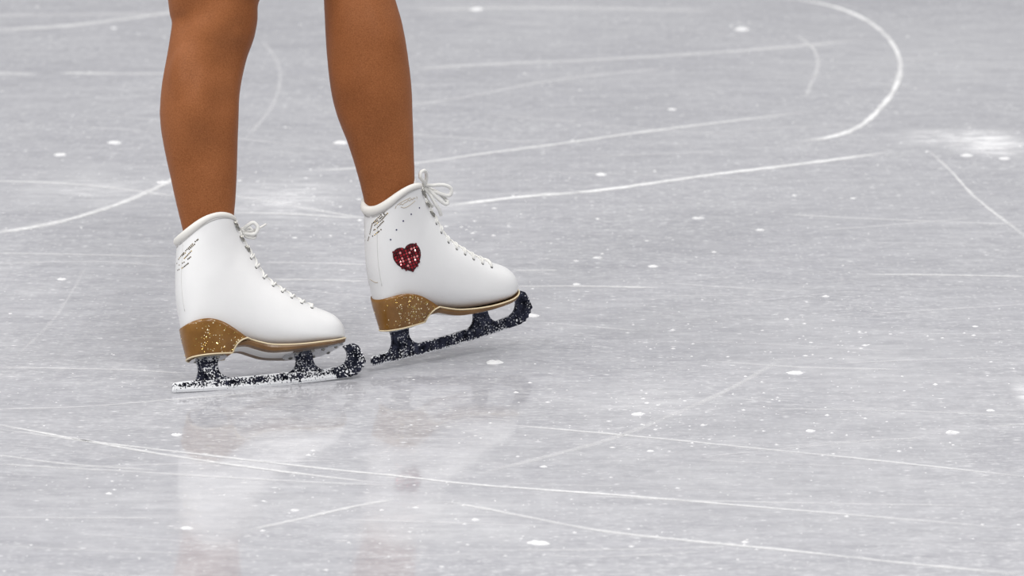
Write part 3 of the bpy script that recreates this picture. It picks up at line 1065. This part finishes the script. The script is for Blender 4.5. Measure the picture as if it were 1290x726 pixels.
# ------------------------------------------------------------------ the skater
def person():
    mb = MB()
    def limb(rows, n=28):
        """rows: centre, right-radius, depth-radius; rings across the chain's own direction"""
        C = [r_[0] for r_ in rows]
        rings = []
        for i, (c, rx, ry) in enumerate(rows):
            d = (C[min(i + 1, len(C) - 1)] - C[max(i - 1, 0)]).normalized()
            ex = Vector((1, 0, 0)); ex = (ex - d * ex.dot(d)).normalized()
            ey = d.cross(ex).normalized()
            rings.append([c + ex * rx * math.cos(2 * math.pi * k / n) + ey * ry * math.sin(2 * math.pi * k / n) for k in range(n)])
        mb.loft(rings)
    def blob(c, r3, axes=None):
        n, m = 14, 18
        rings = []
        for i in range(1, n):
            th = math.pi * i / n
            rings.append([Vector((c.x + r3[0] * math.sin(th) * math.cos(2 * math.pi * k / m), c.y + r3[1] * math.sin(th) * math.sin(2 * math.pi * k / m), c.z + r3[2] * math.cos(th))) for k in range(m)])
        mb.loft(rings)
    def edges(tab, M, lean_tab, dr, u0):
        """tab: py, left px, right px of the leg; depth from the collar's place plus the lean"""
        ank = M @ fwdv(Vector((u0 * MM, 0, .225)))
        rows = []
        for (py, l, r_) in tab:
            Y = ank.y
            for _ in range(4):
                c = at_depth((l + r_) / 2, py, Y)
                Y = ank.y + lean_tab * (c.z - ank.z)
            c = at_depth((l + r_) / 2, py, Y)
            px = (c - CAM).length / F_PX
            rows.append((c, (r_ - l) / 2 * px, (r_ - l) / 2 * px * dr(py)))
        return rows, ank
    near_tab = [(0, 209.5, 323.5), (12, 213, 325.5), (24, 216.5, 325), (36, 216, 322), (48, 214, 317.5), (60, 212.5, 313), (76, 210, 309), (92, 207, 305.5), (108, 204, 303), (124, 202, 301.5), (144, 201, 301), (160, 202.3, 300.5), (178, 205.5, 300), (200, 210, 299.5), (220, 214.5, 299), (240, 218.5, 298), (262, 223.5, 296.5), (285, 229, 294.5), (300, 232, 293)]
    far_tab = [(-36, 406, 484), (-18, 406.5, 491), (0, 407.5, 497), (32, 409, 506), (56, 410.5, 510.5), (80, 412.5, 514.5), (104, 415.5, 518), (120, 418.5, 519.5), (136, 423, 520.5), (152, 429, 521), (168, 435.5, 521.5), (184, 440.5, 522), (200, 445.5, 522.3), (216, 450, 522.8), (232, 454, 523), (250, 458, 523), (268, 461, 523)]
    nrows, nank = edges(near_tab, M_NEAR, math.tan(R(17)), lambda y: lerp_tab([(60, .95), (80, 1.0), (180, 1.0), (285, .80)], y), 52)
    frows, fank = edges(far_tab, M_FAR, math.tan(R(14)), lambda y: lerp_tab([(140, 1.0), (250, .80)], y), 52)
    def foot(M):
        return [(M @ fwdv(Vector(p) * MM), a * MM, b * MM) for p, a, b in (((48, 0, 185), 31, 28), ((48, 0, 150), 31, 27), ((52, 0, 110), 31, 25), ((52, 0, 84), 22, 18))]
    def toes(M):
        return [(M @ fwdv(Vector(p) * MM), a * MM, b * MM) for p, a, b in (((50, 0, 95), 22, 17), ((90, 0, 95), 26, 22), ((130, 0, 88), 26, 24), ((170, 0, 78), 22, 26), ((215, 0, 70), 13, 20), ((232, 0, 68), 6, 10))]
    # knees, thighs and hips go on above the frame
    nk, fk = nrows[0], frows[0]
    hipN = Vector((0.045, nk[0].y + 0.06, nk[0].z + 0.40))
    hipF = Vector((0.115, nk[0].y + 0.20, nk[0].z + 0.405))
    def thigh(k, hip, r0, fwd):
        return [(k.lerp(hip, t) + Vector((fwd * math.sin(math.pi * t), 0, 0)), r0 + (0.082 - r0) * t ** .8, (r0 + (0.082 - r0) * t ** .8)) for t in (.08, .2, .35, .5, .65, .8, .92, 1.0)]
    limb(thigh(nk[0], hipN, .060, .012)[::-1] + nrows + foot(M_NEAR))
    kneeF = fk[0] + Vector((-.003, .004, .055))
    upF = [(fk[0] + Vector((-.002, .002, .028)), .0445, .0445), (kneeF, .049, .048)]
    limb(thigh(kneeF, hipF, .050, .012)[::-1] + upF[::-1] + frows + foot(M_FAR))
    for M in (M_NEAR, M_FAR):
        limb(toes(M))
    pelvis = (hipN + hipF) / 2
    for c in (hipN, hipF):
        blob(c + Vector((-.01, 0, .01)), (.098, .092, .10))
    limb([(pelvis + Vector((-.005, 0, -.02)), .10, .13), (pelvis + Vector((-.008, 0, .05)), .112, .15), (pelvis + Vector((0, 0, .12)), .105, .14), (pelvis + Vector((.004, 0, .20)), .085, .115), (pelvis + Vector((.006, 0, .27)), .078, .105), (pelvis + Vector((.01, 0, .30)), .06, .08)], 32)
    # muscle and bone: calf bellies, kneecap, shin
    def px_blob(px, py, Y, r3):
        blob(at_depth(px, py, Y), r3)
    yk = nk[0].y
    def leg_y(rows, z):
        return min(rows, key=lambda r_: abs(r_[0].z - z))
    r_ = nrows[10]
    px_blob(240, 132, r_[0].y - .002, (.036, .043, .090))
    px_blob(292, 8, nk[0].y - .004, (.034, .046, .040))
    px_blob(302, 42, nrows[3][0].y - .006, (.018, .030, .022))
    r_ = frows[5]
    px_blob(449, 75, r_[0].y - .001, (.034, .042, .090))
    me = mesh('person', mb.v, mb.f)
    o = link('person', me, SKIN)
    md = o.modifiers.new('union', 'REMESH'); md.mode = 'VOXEL'; md.voxel_size = 0.0034
    ms = o.modifiers.new('soft', 'SMOOTH'); ms.factor = 0.5; ms.iterations = 14
    dg = bpy.context.evaluated_depsgraph_get()
    me2 = bpy.data.meshes.new_from_object(o.evaluated_get(dg))
    o.modifiers.clear()
    o.data = me2
    me2.name = 'person'
    # soft modelling of the surface: hollow behind the knee, kneecap, calf, groove beside the shin (pixel, height mm, reach mm)
    tree = BVHTree.FromObject(o, bpy.context.evaluated_depsgraph_get()) if False else BVHTree.FromPolygons([v.co for v in me2.vertices], [p.vertices for p in me2.polygons])
    spots = []
    for (x, y, hgt, rad) in ((228, 26, -6, 20), (243, 8, -6, 18), (290, 12, 5, 24), (272, 36, 4, 24), (278, 84, -6, 26), (282, 130, -6, 24), (242, 118, 7, 30), (246, 146, 5, 24), (258, 195, -5, 28), (300, 45, 2, 10),
                             (430, 80, -5, 24), (440, 135, -5, 24), (492, 50, 6, 36), (476, 185, -4, 26)):
        h = tree.ray_cast(CAM, ray(x, y).normalized())
        if h[0]:
            spots.append((h[0], h[1], hgt * MM, rad * MM))
    for v in me2.vertices:
        for (c, n, hgt, rad) in spots:
            d2 = (v.co - c).length_squared / (rad * rad)
            if d2 < 6:
                v.co += n * (hgt * math.exp(-d2))
    if not me2.materials:
        me2.materials.append(SKIN)
    me2.polygons.foreach_set('use_smooth', [True] * len(me2.polygons))
    tag(o, 'person in tan tights gliding in white figure skates, seen from the knees down', 'person')
person()
